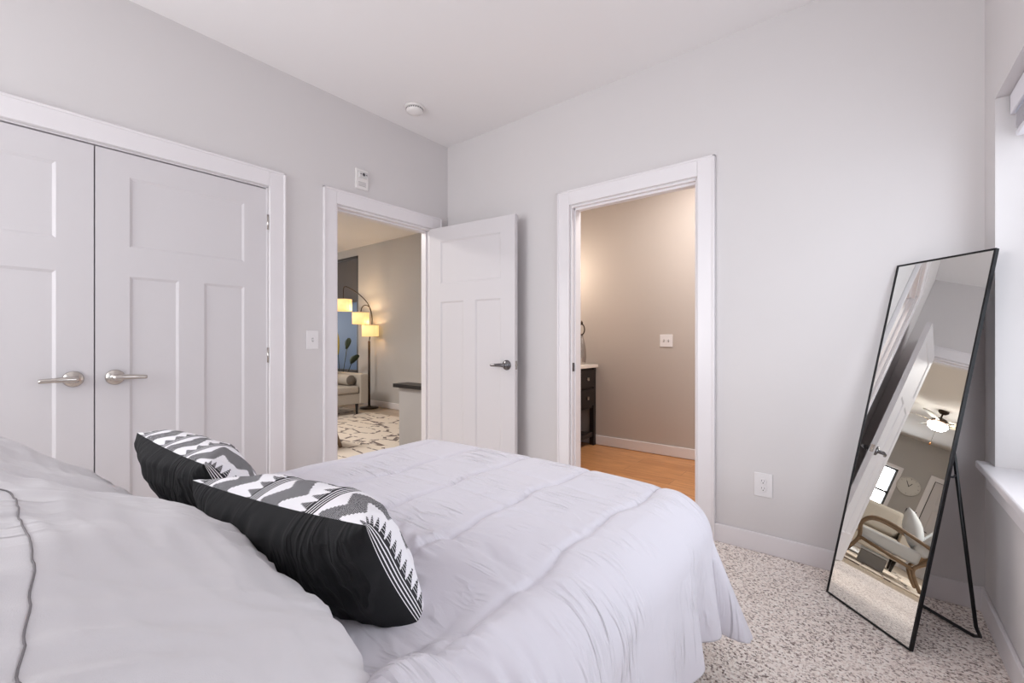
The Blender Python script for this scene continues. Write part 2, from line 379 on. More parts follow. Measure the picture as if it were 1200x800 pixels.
# door casings (flat boards butted at the head, small back band) and jambs
CW = 0.092
def casing_y(name, x, sgn, y0, y1, top, label):
    """casing on a wall in the plane x, facing sgn"""
    mb = MB(); a, b = sorted((x, x + sgn * .018)); r = .006
    mb.box(a, b, y0 - CW, y0 - r, 0, top + r + CW); mb.box(a, b, y1 + r, y1 + CW, 0, top + r + CW); mb.box(a, b, y0 - r, y1 + r, top + r, top + r + CW)
    c, d = sorted((x, x + sgn * .024))
    mb.box(c, d, y0 - CW - .008, y0 - CW + .004, 0, top + r + CW + .008); mb.box(c, d, y1 + CW - .004, y1 + CW + .008, 0, top + r + CW + .008)
    mb.box(c, d, y0 - CW - .008, y1 + CW + .008, top + r + CW - .004, top + r + CW + .008)
    return struct(name, mb, M['trim'], .003, label)
def casing_x(name, y, sgn, x0, x1, top, label):
    mb = MB(); a, b = sorted((y, y + sgn * .018)); r = .006
    mb.box(x0 - CW, x0 - r, a, b, 0, top + r + CW); mb.box(x1 + r, x1 + CW, a, b, 0, top + r + CW); mb.box(x0 - r, x1 + r, a, b, top + r, top + r + CW)
    c, d = sorted((y, y + sgn * .024))
    mb.box(x0 - CW - .008, x0 - CW + .004, c, d, 0, top + r + CW + .008); mb.box(x1 + CW - .004, x1 + CW + .008, c, d, 0, top + r + CW + .008)
    mb.box(x0 - CW - .008, x1 + CW + .008, c, d, top + r + CW - .004, top + r + CW + .008)
    return struct(name, mb, M['trim'], .003, label)
casing_y('trim_1', XA, 1, K0, K1, DH, 'white casing around the closet double doors')
casing_y('trim_2', XA, 1, A0, A1, DH, 'white casing around the doorway to the living room')
casing_y('trim_3', XA - T, -1, A0, A1, DH, 'white casing on the living room side of the doorway')
casing_x('trim_4', YB, -1, B0, B1, DH, 'white casing around the doorway to the bathroom')
casing_x('trim_5', YB + T, 1, B0, B1, DH, 'white casing on the bathroom side of the doorway')
# jambs with a stop
mb = MB(); j = .018
mb.box(XA - T, XA, A0 - .001, A0 + j * .5, 0, DH); mb.box(XA - T, XA, A1 - j * .5, A1 + .001, 0, DH); mb.box(XA - T, XA, A0, A1, DH - j * .6, DH + .001)
mb.box(XA - T + .02, XA - .045, A0, A0 + .022, 0, DH); mb.box(XA - T + .02, XA - .045, A1 - .022, A1, 0, DH); mb.box(XA - T + .02, XA - .045, A0, A1, DH - .022, DH)
struct('trim_6', mb, M['trim'], .002, 'white jamb lining the living room doorway')
mb = MB()
mb.box(B0 - .001, B0 + j * .5, YB, YB + T, 0, DH); mb.box(B1 - j * .5, B1 + .001, YB, YB + T, 0, DH); mb.box(B0, B1, YB, YB + T, DH - j * .6, DH + .001)
mb.box(B0, B0 + .020, YB + .03, YB + T - .04, 0, DH); mb.box(B1 - .020, B1, YB + .03, YB + T - .04, 0, DH); mb.box(B0, B1, YB + .03, YB + T - .04, DH - .024, DH)
jb = struct('trim_7', mb, M['trim'], .002, 'white jamb lining the bathroom doorway')
o = MB().box(B0 + .009, B0 + .0115, YB + .004, YB + .028, .905, .965).obj('strike_plate', M['nickel_dark'], jb, bevel=.0005); o['label'] = 'dark metal strike plate'
mb = MB(); mb.box(XA - .045, XA, K0 - .001, K0 + .006, 0, DH); mb.box(XA - .045, XA, K1 - .006, K1 + .001, 0, DH); mb.box(XA - .045, XA, K0, K1, DH - .005, DH + .001)
struct('trim_8', mb, M['trim'], 0, 'white jamb lining the closet')
struct('closet_gap_shade', MB().box(XA - .05, XA - .046, K0, K1, 0, DH), M['gap_shade'], 0, 'dark sheet standing in for shade behind the closet door gaps')

# ------------------------------------------------------------------ doors
def lever_handle(side, dirx, mtl):
    """lever set in a local frame: x along the door, y out of the face (times side)"""
    mb = MB(); s = side
    mb.lathe([(0.037, 0), (0.037, s * .005), (0.033, s * .011), (0.020, s * .015), (0.014, s * .018), (0.0135, s * .045), (0.0, s * .046)], 28, (0, 0, 0), 'y')
    P = bez([(0, s * .048, 0), (dirx * .03, s * .052, .001), (dirx * .07, s * .053, 0), (dirx * .112, s * .047, -.002)], 6)
    mb.tube([Vector((-dirx * .012, s * .047, 0))] + P, [.014] + [.0145 - .0055 * i / len(P) for i in range(len(P))], 12)
    return mb
def door_leaf(name, width, height=2.03, th=.035, handle_x=.07, hdir=1, hz=.93, mtl=None, label=None, hinges=True, both=True, latch=False):
    """local frame: hinge edge at x=0, leaf towards +x, front face at y=0 facing -y"""
    root = thing(name, label, None); del_cat = True
    root['kind'] = 'structure'
    st, tr, mr, mu, br = .125, .115, .145, .115, .24
    zt = height - tr; zb_top = zt - .345; zl = zb_top - mr; rc = .007
    mb = MB()
    mb.box(0, width, rc, th - rc, 0, height)                       # core
    for y0, y1 in ((0, rc), (th - rc, th)):
        mb.box(0, st, y0, y1, 0, height); mb.box(width - st, width, y0, y1, 0, height)
        mb.box(st, width - st, y0, y1, zt, height); mb.box(st, width - st, y0, y1, zl, zb_top); mb.box(st, width - st, y0, y1, 0, br)
        mb.box(width / 2 - mu / 2, width / 2 + mu / 2, y0, y1, br, zl)
    # sloped sticking round each panel
    xm0, xm1 = width / 2 - mu / 2, width / 2 + mu / 2
    for (x0, x1, z0, z1) in ((st, width - st, zb_top, zt), (st, xm0, br, zl), (xm1, width - st, br, zl)):
        for fy, iy in ((0.0, rc), (th, th - rc)):
            k = .012; e = .0006 if fy == 0 else -.0006
            O = [(x0, fy + e, z0), (x1, fy + e, z0), (x1, fy + e, z1), (x0, fy + e, z1)]; I = [(x0 + k, iy - e * .2, z0 + k), (x1 - k, iy - e * .2, z0 + k), (x1 - k, iy - e * .2, z1 - k), (x0 + k, iy - e * .2, z1 - k)]
            OV = [mb.bm.verts.new(p) for p in O]; IV = [mb.bm.verts.new(p) for p in I]
            for q in range(4): mb.bm.faces.new((OV[q], OV[(q + 1) % 4], IV[(q + 1) % 4], IV[q]))
    mb.obj('panel', M['door'], root)
    hx = width - handle_x
    h = lever_handle(-1, -hdir, mtl).obj('handle', mtl, root, xf=Matrix.Translation((hx, 0, hz)))
    h['label'] = 'metal lever handle'
    if both: lever_handle(1, -hdir, mtl).obj('handle', mtl, root, xf=Matrix.Translation((hx, th, hz)))['label'] = 'metal lever handle'
    if latch:
        MB().box(width - .0005, width + .0015, .006, th - .006, hz - .03, hz + .03).box(width, width + .008, .011, th - .011, hz - .009, hz + .009).obj('latch_plate', M['nickel'], root)
    if hinges:
        for z in (.22, 1.02, height - .2):
            hy = th + .006 if hinges == 'back' else -.006
            hb = MB(); hb.tube([(-.004, hy, z - .045), (-.004, hy, z + .045)], .006, 10)
            hb.obj('hinge', M['nickel'], root)
    return root
# closet doors: right leaf hinged at K1, left leaf hinged at K0, faces in the wall plane
cw = (K1 - K0) / 2 - .0055
r = door_leaf('door_1', cw, mtl=M['nickel'], label='right leaf of the white panelled closet doors', both=False)
r.location = (XA - .004, K1 - .003, .01); r.rotation_euler = (0, 0, -PI / 2)      # local +x -> -Y ; local -y -> -X
# mirror so that the front faces the room: use a mirrored frame instead
r.rotation_euler = (0, 0, -PI / 2); r.scale = (1, -1, 1)
l = door_leaf('door_2', cw, mtl=M['nickel'], label='left leaf of the white panelled closet doors', both=False)
l.location = (XA - .004, K0 + .003, .01); l.rotation_euler = (0, 0, PI / 2)
# bedroom door, standing open almost flat against the far wall
ang = math.atan2(.09, .84)
d = door_leaf('door_3', .84, mtl=M['nickel_dark'], label='white panelled bedroom door standing open', latch=True, hinges='back')
d.location = (XA + .022, A1 - .042, .01); d.rotation_euler = (0, 0, ang)
# living room closet door on the far west wall (only seen in the mirror)
d4 = door_leaf('door_4', .76, mtl=M['nickel_dark'], label='white door on the far living room wall', both=False)
d4.location = (XL + .04, .85, .01); d4.rotation_euler = (0, 0, PI / 2)
casing_y('trim_10', XL, 1, .84, 1.62, DH, 'white casing around the far living room door')
mb = MB(); mb.box(XL + .001, XL + .003, .84, 1.62, 0, DH); struct('far_door_gap_shade', mb, M['gap_shade'])  # shade round the far door leaf, drawn as a dark sheet

# ------------------------------------------------------------------ window in the right wall
win = thing('window_1', 'white window beside the mirror', None); win['kind'] = 'structure'
mb = MB(); xi, xo = XC + .12, XC + .17
mb.box(xi, xo, W0, W0 + .05, WZ0, WZ1); mb.box(xi, xo, W1 - .05, W1, WZ0, WZ1); mb.box(xi, xo, W0, W1, WZ0, WZ0 + .05); mb.box(xi, xo, W0, W1, WZ1 - .05, WZ1)
mb.box(xi, xo, W0, W1, (WZ0 + WZ1) / 2 - .025, (WZ0 + WZ1) / 2 + .025); mb.box(xi, xo, (W0 + W1) / 2 - .03, (W0 + W1) / 2 + .03, WZ0, WZ1)
mb.obj('window_frame', M['trim'], win, bevel=.004)
glass = bpy.data.materials.new('window_glass'); glass.use_nodes = True; g_ = glass.node_tree.nodes['Principled BSDF']
g_.inputs['Transmission Weight'].default_value = 1; g_.inputs['Roughness'].default_value = 0; g_.inputs['IOR'].default_value = 1.02
gt = glass.node_tree; tb = gt.nodes.new('ShaderNodeBsdfTransparent'); gl = gt.nodes.new('ShaderNodeBsdfGlossy'); gl.inputs['Roughness'].default_value = 0; ms = gt.nodes.new('ShaderNodeMixShader'); ms.inputs[0].default_value = .06
gt.links.new(tb.outputs[0], ms.inputs[1]); gt.links.new(gl.outputs[0], ms.inputs[2]); gt.links.new(ms.outputs[0], gt.nodes['Material Output'].inputs[0])
MB().box(xi + .02, xi + .024, W0 + .05, W1 - .05, WZ0 + .05, WZ1 - .05).obj('window_pane', glass, win)
# stool with horns, apron and panel moulding below it
sill = MB(); sill.poly([(XC - .042, W0 - .085), (XC - .0005, W0 - .085), (XC - .0005, W0 + .002), (XC + .12, W0 + .002), (XC + .12, W1 - .002), (XC - .0005, W1 - .002), (XC - .0005, W1 + .085), (XC - .042, W1 + .085)], WZ0 - .028, WZ0)
sill.obj('window_sill', M['trim'], win, bevel=.006)
ap = MB(); ap.box(XC - .016, XC - .0005, W0 - .06, W1 + .055, WZ0 - .10, WZ0 - .028); ap.obj('window_apron', M['trim'], win, bevel=.004)
# raised blind inside the opening
bl = thing('window_blind', 'white horizontal blind raised to the top of the window', 'blind', (XC + .05, (W0 + W1) / 2, WZ1 - .06))
part('valance', MB().box(XC + 0.035, XC + 0.045, W0 + .012, W1 - .012, WZ1 - .078, WZ1 - .004).box(XC + 0.035, XC + 0.088, W1 - .022, W1 - .012, WZ1 - .078, WZ1 - .004), M['blind'], bl, bevel=.003)
part('headrail', MB().box(XC + 0.047, XC + 0.098, W0 + .015, W1 - .024, WZ1 - .05, WZ1 - .004), M['blind'], bl, bevel=.002)
mb = MB()
for k in range(9):
    z = WZ1 - .082 - k * .0068
    P = [[(XC + 0.047 + .05 * t, y, z + .004 * math.sin(PI * t)) for t in (0, .25, .5, .75, 1)] for y in (W0 + .02, W1 - .03)]
    mb.grid(P)
part('slats', mb, M['blind'], bl).modifiers.new('solid', 'SOLIDIFY').thickness = .0022
part('bottom_rail', MB().box(XC + 0.047, XC + 0.099, W0 + .02, W1 - .03, WZ1 - .166, WZ1 - .146), M['blind'], bl, bevel=.003)
# back window behind the camera, added to let in extra light
bw = thing('added_back_window', None, None); bw['kind'] = 'structure'
mb = MB(); y0, y1 = YK - .1, YK - .05
mb.box(-2.75, -2.7, y0, y1, .7, 2.45); mb.box(-.35, -.3, y0, y1, .7, 2.45); mb.box(-2.7, -.35, y0, y1, .7, .75); mb.box(-2.7, -.35, y0, y1, 2.40, 2.45); mb.box(-1.54, -1.50, y0, y1, .75, 2.40)
mb.obj('window_frame', M['trim'], bw)
# living room west window
lw = thing('window_3', 'bright double hung window on the far living room wall', None); lw['kind'] = 'structure'
mb = MB(); a, b = XL - .09, XL - .04
mb.box(a, b, F0, F0 + .04, FZ0, FZ1); mb.box(a, b, F1 - .04, F1, FZ0, FZ1); mb.box(a, b, F0, F1, FZ0, FZ0 + .04); mb.box(a, b, F0, F1, FZ1 - .04, FZ1); mb.box(a, b, F0, F1, 1.39, 1.44)
mb.obj('window_frame', M['frame_dark'], lw)
mb = MB(); a, b = XL, XL + .018
mb.box(a, b, F0 - .07, F0, FZ0 - .07, FZ1 + .07); mb.box(a, b, F1, F1 + .07, FZ0 - .07, FZ1 + .07); mb.box(a, b, F0, F1, FZ1, FZ1 + .07); mb.box(a, b, F0, F1, FZ0 - .07, FZ0)
mb.obj('window_casing', M['trim'], lw)
# tall dark window of the living room's north wall
nw = thing('window_4', 'tall dark framed window with bluish glass and grey shade', None); nw['kind'] = 'structure'
mb = MB(); a, b = YL + .0, YL + .06
mb.box(V1 - .05, V1, a, b, VZ0, VZ1); mb.box(V0, V0 + .05, a, b, VZ0, VZ1); mb.box(V0, V1, a, b, VZ0, VZ0 + .05); mb.box(V0, V1, a, b, VZ1 - .05, VZ1)
mb.obj('window_frame', M['frame_dark'], nw, bevel=.003)
MB().box(V0 + .05, V1 - .05, YL + .045, YL + .055, VZ0 + .05, VZ1 - .05).obj('window_pane', M['screen_blue'], nw)
MB().box(V0 + .06, V1 - .06, YL + .02, YL + .025, 1.85, VZ1 - .05).box(V0 + .06, V1 - .06, YL + .015, YL + .03, 1.83, 1.86).obj('roller_shade', M['shade_grey'], nw)

# ------------------------------------------------------------------ wall fittings
def plate(name, label, cat, loc, rotz, w_, h_, kind):
    """local: plate in xz plane facing -y"""
    o = thing(name, label, cat, loc, (0, 0, rotz))
    MB().box(-w_ / 2, w_ / 2, -.006, 0, -h_ / 2, h_ / 2).obj('plate', M['plastic'], o, bevel=.0025, seg=3)
    if kind == 'toggle' or kind == 'toggle2':
        for dx in ((0,) if kind == 'toggle' else (-.023, .023)):
            mb = MB(); mb.box(dx - .005, dx + .005, -.0068, -.0055, -.012, .012); mb.obj('slot', M['slot'], o)
            mb = MB(); mb.poly([(-.0062, -.010), (-.016, .004), (-.016, .009), (-.0062, .009)], dx - .004, dx + .004, 'x'); mb.obj('toggle', M['plastic'], o, bevel=.001)
            for z in (-.03, .03): MB().lathe([(.003, -.0062), (.003, -.0072), (.001, -.0078)], 10, (dx, 0, z), 'y').obj('screw', M['plastic'], o)
    if kind == 'outlet':
        for z in (-.019, .019):
            mb = MB(); mb.lathe([(.0165, -.006), (.0165, -.0085), (.015, -.009)], 24, (0, 0, z), 'y'); f = mb.obj('receptacle', M['plastic'], o)
            mb = MB(); mb.box(-.0075, -.0055, -.0096, -.0088, z - .0005, z + .0085); mb.box(.0050, .0070, -.0096, -.0088, z, z + .008)
            mb.lathe([(.0028, -.0088), (.0028, -.0096)], 10, (0, 0, z - .007), 'y'); mb.obj('slots', M['slot'], f)
        MB().lathe([(.003, -.0062), (.003, -.0072), (.001, -.0078)], 10, (0, 0, 0), 'y').obj('screw', M['plastic'], o)
    return o
plate('light_switch', 'white single toggle switch between the closet and the doorway', 'switch', (XA, 1.435, 1.124), PI / 2, .080, .122, 'toggle')
plate('light_switch', 'white double switch plate on the bathroom wall', 'switch', (-1.517, YT, 1.12), 0, .125, .122, 'toggle2')
plate('wall_outlet', 'white double wall socket low on the wall beside the mirror', 'outlet', (-.419, YB, .357), 0, .085, .125, 'outlet')
plate('wall_outlet', 'white double wall socket on the far living room wall', 'outlet', (XL, 1.9, .36), PI / 2, .085, .125, 'outlet')
# alarm strobe above the doorway
o = thing('alarm_strobe', 'white fire alarm strobe on the wall above the doorway', 'alarm', (XA, 1.795, 2.28), (0, 0, PI / 2))
MB().box(-.05, .05, -.014, 0, -.072, .072).obj('housing', M['alarm'], o, bevel=.004, seg=3)
mb = MB(); mb.poly([(-.014, .006), (-.036, .012), (-.036, .046), (-.014, .054)], -.034, .034, 'x'); mb.obj('strobe_lens', mat('strobe_lens', (206, 204, 204), .1), o, bevel=.004)
mb = MB(); mb.lathe([(.011, -.036), (.011, -.0375), (.004, -.038)], 16, (0, 0, .028), 'y'); mb.box(-.028, -.016, -.0375, -.036, .026, .031); mb.box(.016, .028, -.0375, -.036, .026, .031); mb.obj('reflector', M['slot'], o)
mb = MB()
for k in range(3): mb.box(-.03, .03, -.0155, -.0138, -.026 - k * .012, -.021 - k * .012)
mb.obj('sounder_grille', mat('grille_grey', (176, 172, 172), .5), o)
# smoke detector
o = thing('smoke_detector', 'round white smoke detector on the ceiling', 'smoke detector', (-2.53, 2.03, HC))
MB().lathe([(.07, 0), (.07, -.010), (.064, -.014)], 40).obj('base', M['alarm'], o)
MB().lathe([(.060, -.012), (.060, -.030), (.052, -.040), (.030, -.046), (0, -.047)], 40).obj('cover', M['alarm'], o)
mb = MB()
for k in range(24):
    a = 2 * PI * k / 24; mb.box(.0598, .0612, -.004, .004, -.026, -.018); bmesh.ops.rotate(mb.bm, verts=mb.bm.verts[-8:], cent=(0, 0, 0), matrix=Matrix.Rotation(a, 3, 'Z'))
mb.obj('vents', M['slot'], o)

# ------------------------------------------------------------------ leaning mirror
yaw = -0.81047767; lean = 0.2314283; mw, ml = 0.37956, 1.49076
mo = thing('standing_mirror', 'tall black framed mirror leaning in the corner on a thin stand', 'mirror', (-0.13691, 2.39442, .004), (0, 0, yaw))
# local frame: x along the bottom edge, y towards the wall, tilt about x
tilt = Matrix.Rotation(-lean, 4, 'X')
fr = .007; th = .014
mb = MB(); mb.box(0, fr, 0, th, 0, ml); mb.box(mw - fr, mw, 0, th, 0, ml); mb.box(fr, mw - fr, 0, th, 0, fr); mb.box(fr, mw - fr, 0, th, ml - fr, ml)
mb.obj('frame', M['black_metal'], mo, xf=tilt, bevel=.001)
MB().box(fr * .6, mw - fr * .6, .003, .006, fr * .6, ml - fr * .6).obj('mirror_glass', M['mirror'], mo, xf=tilt)
MB().box(fr * .6, mw - fr * .6, .0065, .011, fr * .6, ml - fr * .6).obj('backing', M['frame_dark'], mo, xf=tilt)
hz = .78
piv = tilt @ Vector((mw - .03, th + .008, hz)); pivl = tilt @ Vector((.03, th + .008, hz))
fy = .305
yb_ = lambda z: 0
leg = [pivl, Vector((.03, fy - .02, .06)), Vector((.032, fy, .022)), Vector((.05, fy + .003, .008)), Vector((mw - .045, fy + .003, .008)), Vector((mw - .022, fy, .022)), Vector((mw - .02, fy - .02, .06)), piv]
mb = MB(); mb.tube(leg, .0062, 10); mb.obj('stand', M['black_metal'], mo)
for px_ in (.03, mw - .03):
    q = tilt @ Vector((px_, th, hz)); mb = MB(); mb.box(q.x - .012, q.x + .012, q.y - .002, q.y + .016, q.z - .02, q.z + .02); mb.obj('hinge_bracket', M['black_metal'], mo, bevel=.002)
q = tilt @ Vector((mw - .004, th, .64)); t_ = (.64 - 0) ; zq = q.z
fr_ = (zq - .06) / (piv.z - .06); lq = Vector((mw - .02, fy - .02, .06)).lerp(piv, fr_)
mb = MB(); mb.tube([q, (q + lq) / 2 + Vector((0, 0, -.006)), lq], .0035, 8); mb.obj('stay', M['black_metal'], mo)

# ------------------------------------------------------------------ bed
bx0, bx1, by0, by1 = -1.80, -.405, -.50, 1.54
bf = thing('bed_base', 'grey upholstered bed base hidden under the white comforter', 'bed', ((bx0 + bx1) / 2, .5, 0))
part('side_rails', MB().box(bx0 + .05, bx1 - .05, by0 + .02, by1 - .05, .12, .34), M['bedbase'], bf, bevel=.02)
for x in (bx0 + .1, bx1 - .1):
    for y in (by0 + .1, by1 - .14): part('leg', MB().lathe([(.022, 0), (.03, .12)], 16, (x, y, 0)), M['dark_wood'], bf)
o = MB().box(bx0 + .05, bx1 - .05, by0, by1 - .06, .342, .536).obj('mattress', M['mattress'], bevel=.07, seg=5)
tag(o, 'white mattress on the bed base under the comforter', 'mattress')

def comforter():
    rr = .12; zt = .606
    xL, xR, yF = bx0 + rr, bx1 - rr + .02, by1 - rr + .02
    drop = .335
    na, nb = 400, 400
    A = np.linspace(xL - rr - drop, xR + rr + drop - .02, na); B = np.linspace(.02, yF + rr + drop, nb)
    a, b = np.meshgrid(A, B, indexing='ij')
    ea = np.where(a > xR, a - xR, np.where(a < xL, xL - a, 0)); sg = np.where(a > xR, 1.0, -1.0); eb = np.maximum(0, b - yF)
    r = np.hypot(ea, eb) + 1e-9
    ph = np.arctan2(eb, ea)
    # keep corners from running below the carpet
    cor = np.sin(2 * ph) * (eb > 0) * (ea > 0)
    rmax = drop + rr + .125 * cor
    lim = np.maximum(1e-6, (drop + rr) / np.maximum(np.cos(ph), np.sin(ph)))     # length of this ray in the square sheet
    r2 = np.where(r > 0, r * (rmax / np.where((ea > 0) & (eb > 0), lim, drop + rr)), 0)
    ac = rr * PI / 2
    s = np.maximum(0, r2 - ac); th_ = np.minimum(r2, ac) / rr
    flare = np.radians(5) + np.radians(19) * cor ** 1.0 + np.radians(5) * (eb > 0) * (ea <= 0)
    q = np.minimum(b, yF) * 1.0 + np.where(eb > 0, ph * .45, 0) - np.where((eb > 0), (np.clip(a, xL, xR) - xR), 0) * 1.0
    fold = .55 * np.sin(q * 21 + 1.2 + 1.3 * np.sin(q * 6.1)) + .45 * np.sin(q * 37 + .7 + 1.1 * np.sin(q * 9))
    amp = np.clip(s / .30, 0, 1.1) ** .9 * .046
    out = rr * np.sin(th_) + s * np.sin(flare) + amp * fold
    down = rr * (1 - np.cos(th_)) + s * np.cos(flare)
    dx = sg * ea / r; dy = eb / r
    X = np.clip(a, xL, xR) + dx * out; Y = np.minimum(b, yF) + dy * out; Z = zt - down
    # crown of the bed: slightly domed, soft
    u = (np.clip(a, xL, xR) - xL) / (xR - xL)
    Z += .012 * np.sin(PI * u) ** .7 * (r < .3)
    P = np.stack([X, Y, Z], -1)
    du = np.gradient(P, axis=0); dv = np.gradient(P, axis=1); N = np.cross(du, dv); N /= np.linalg.norm(N, axis=-1, keepdims=True) + 1e-12
    # quilted boxes
    sx, sy, ox, oy = .27, .25, -.545, .75
    wob = .010 * np.sin(b * 9 + a * 3) + .006 * np.sin(b * 23)
    fx = np.abs(np.sin(PI * (a + wob - ox) / sx)); fy_ = np.abs(np.sin(PI * (b + .012 * np.sin(a * 8) - oy) / sy))
    seamx = 1 - np.exp(-(fx / .09) ** 1.1); seamy = 1 - np.exp(-(fy_ / .09) ** 1.1) 
    puff = .021 * (seamx ** .9) * (.72 + .28 * seamy * fy_ ** .2) + .006 * np.exp(-(fx / .06) ** 2)
    # wrinkles gathered along the long seams, running across them
    wr = np.zeros_like(a)
    for i in range(na):
        for j in range(nb):
            x_, y_ = a[i, j], b[i, j]; wx = .10 * noise.noise(Vector((x_ * 5, y_ * 5, 3.3)))
            p2 = Vector((x_ * 4, y_ * 5, 9.1)); e2 = max(0, noise.noise(p2) + .32)
            r1 = 1 - abs(noise.noise(Vector((x_ * 4.5, (y_ + wx) * 19 + x_ * 4, 1.7)))) * 3.2; r3 = 1 - abs(noise.noise(Vector((x_ * 9, (y_ + wx) * 38 + x_ * 7, 5.7)))) * 3.0
            wr[i, j] = (max(r1, -.4) + .38 * max(r3, -.4)) * e2 + .35 * noise.noise(p2 * 1.7)
    gather = .35 + .65 * np.exp(-(fx / .5) ** 2)
    topness = np.clip(1 - s / .2, 0.12, 1)
    near = np.clip((1.30 - b) / .6, .06, 1) * np.clip((a + 1.5) / .6, .3, 1)
    onside = np.clip((a - xR - .02) / .05, 0, 1) + np.clip((b - yF - .10) / .05, 0, 1); onside = np.clip(onside, 0, 1)
    D = puff * (1 - onside) + .016 * onside + .025 * wr * gather * topness * near
    D -= .052 * np.clip((.68 - b) / .14, 0, 1) * np.clip((-.50 - a) / .10, 0, 1) * np.clip((a - xL) / .08, 0, 1)
    # soft bunch of cloth by the near end of the patterned pillow
    D += .038 * np.exp(-((a + .50) / .11) ** 2 - ((b - .36) / .075) ** 2) + .030 * np.exp(-((a + .36) / .12) ** 2 - ((b - .36) / .07) ** 2)
    D -= .018 * np.exp(-((a + .50) / .05) ** 2 - ((b - .47) / .03) ** 2)
    P = P + N * D[..., None] * np.where(N[..., 2:3].mean() < 0, -1, 1)
    P[..., 2] = np.maximum(P[..., 2], .02)
    mb = MB(); uv = [[(float(A[i]), float(B[j])) for j in range(nb)] for i in range(na)]
    mb.grid([[tuple(map(float, P[i, j])) for j in range(nb)] for i in range(na)], uv=uv)
    o = mb.obj('comforter', M['sheet']); m = o.modifiers.new('solid', 'SOLIDIFY'); m.thickness = .012; m.offset = -1
    return tag(o, 'white box quilted comforter draped over the bed to just above the carpet', 'comforter')
comforter()

def pillow_mesh(w_, h_, t_, seed, nu=90, nv=64, pinch=.07, wr=.008, sag=None, back=.5, a_=2.6, ears=0):
    """returns MB with front (material 0) and back (material 1); x along w, y along h, z front"""
    mb = MB(); rnd = random.Random(seed); off = Vector((rnd.random() * 50, rnd.random() * 50, 0))
    def pt(u, v, side):
        x = u * w_ / 2 * (1 - pinch * (1 - v * v) * abs(u) ** 2 ); y = v * h_ / 2 * (1 - pinch * 1.3 * (1 - u * u) * abs(v) ** 2)
        e = max(0, (1 - abs(u) ** a_)) ** .55 * max(0, (1 - abs(v) ** a_)) ** .55
        z = t_ * e * ((1 - back) if side > 0 else -back)
        n1 = noise.noise(Vector((x * 7, y * 7, 3 * side)) + off); n2 = noise.noise(Vector((x * 22, y * 6, 5 * side)) + off * 1.3); n3 = noise.noise(Vector((x * 6, y * 20, 8 * side)) + off)
        edge = max(abs(u), abs(v)) ** 4
        env = min(1, (1 - max(abs(u), abs(v))) * 9)
        z += side * wr * env * (1.2 * n1 + (1 - abs(n2) * 2.4) * (.35 + edge) * .8 + (1 - abs(n3) * 2.4) * .35)
        p = Vector((x, y, z))
        return sag(p, u, v) if sag else p
    uvs = [[((u_ * w_ / 2), (v_ * h_ / 2)) for v_ in np.linspace(-1, 1, nv)] for u_ in np.linspace(-1, 1, nu)]
    for side in (1, -1):
        # denser samples near the rim
        U = [math.sin(k * PI / 2) * .55 + k * .45 for k in np.linspace(-1, 1, nu)]; V = [math.sin(k * PI / 2) * .55 + k * .45 for k in np.linspace(-1, 1, nv)]
        P = [[pt(u, v, side) for v in V] for u in U]
        LU = np.concatenate([[0], np.cumsum([(P[i + 1][nv // 2] - P[i][nv // 2]).length for i in range(nu - 1)])]); LV = np.concatenate([[0], np.cumsum([(P[nu // 2][j + 1] - P[nu // 2][j]).length for j in range(nv - 1)])])
        uvs = [[(float(LU[i]), float(LV[j])) for j in range(nv)] for i in range(nu)]
        mb.grid(P, uv=uvs, mi=0 if side > 0 else 1)
    return mb, pt
def place(center, a, yawz=0, roll=0):
    """local x -> world X, local y -> up leaning back by a, local z -> front (+Y and up)"""
    up = Vector((0, -math.sin(a), math.cos(a))); fr_ = Vector((0, math.cos(a), math.sin(a)))
    # x, y, z columns; x = -X would keep handedness: y cross z
    xx = up.cross(fr_)
    R = Matrix((xx, up, fr_)).transposed().to_4x4()
    return Matrix.Translation(center) @ Matrix.Rotation(yawz, 4, 'Z') @ Matrix.Rotation(roll, 4, 'Y') @ R

def lumbar(cx, cy, cz, a, seed, yawz, roll, label, w_=.62, h_=.285, t_=.19):
    mb, pt = pillow_mesh(w_, h_, t_, seed, pinch=.06, wr=.011, back=.36, a_=3.0)
    xf = place((cx, cy, cz), a, yawz, roll)
    o = mb.obj('lumbar_pillow', [M['aztec'], M['black_cloth']], xf=None, weld=True)
    o.matrix_world = xf
    tag(o, label, 'pillow', 'black and white patterned lumbar pillows')
    return o
lumbar(-.962, .450, .666, math.radians(28), 4, math.radians(7), math.radians(-2.5), 'patterned lumbar pillow nearest the camera, black back towards the white shams')
lumbar(-1.59, .43, .680, math.radians(26), 9, math.radians(1), math.radians(0), 'patterned lumbar pillow farther left, standing before the closet doors')

def sham(cx, cy, cz, a, seed, yawz, roll, label, w_=.78, h_=.55, t_=.215):
    def sag(p, u, v):
        return p
    mb, pt = pillow_mesh(w_, h_, t_, seed, pinch=.04, wr=.012, back=.5, a_=3.8)
    xf = place((cx, cy, cz), a, yawz, roll)
    o = mb.obj('pillow_sham', [M['sham'], M['sham']], weld=True); o.matrix_world = xf
    tag(o, label, 'pillow', 'white shams at the head of the bed')
    mb = MB(); k = .80; pts = []
    for t in np.linspace(-.93, .36, 60): pts.append(pt(t, .56, 1) + Vector((0, 0, .0008)))
    for t in np.linspace(0, PI / 2, 8)[1:]: pts.append(pt(.36 + .09 * math.sin(t), .56 + .12 * (1 - math.cos(t)), 1) + Vector((0, 0, .0008)))
    for t in np.linspace(.70, .97, 14): pts.append(pt(.45, t, 1) + Vector((0, 0, .0008)))
    mb.tube(pts, .0011, 6); c = mb.obj('seam_piping', M['piping'], o)
    return o
sham(-.825, .13, .722, math.radians(62), 3, math.radians(-1), math.radians(5), 'near white pillow sham filling the lower left corner')
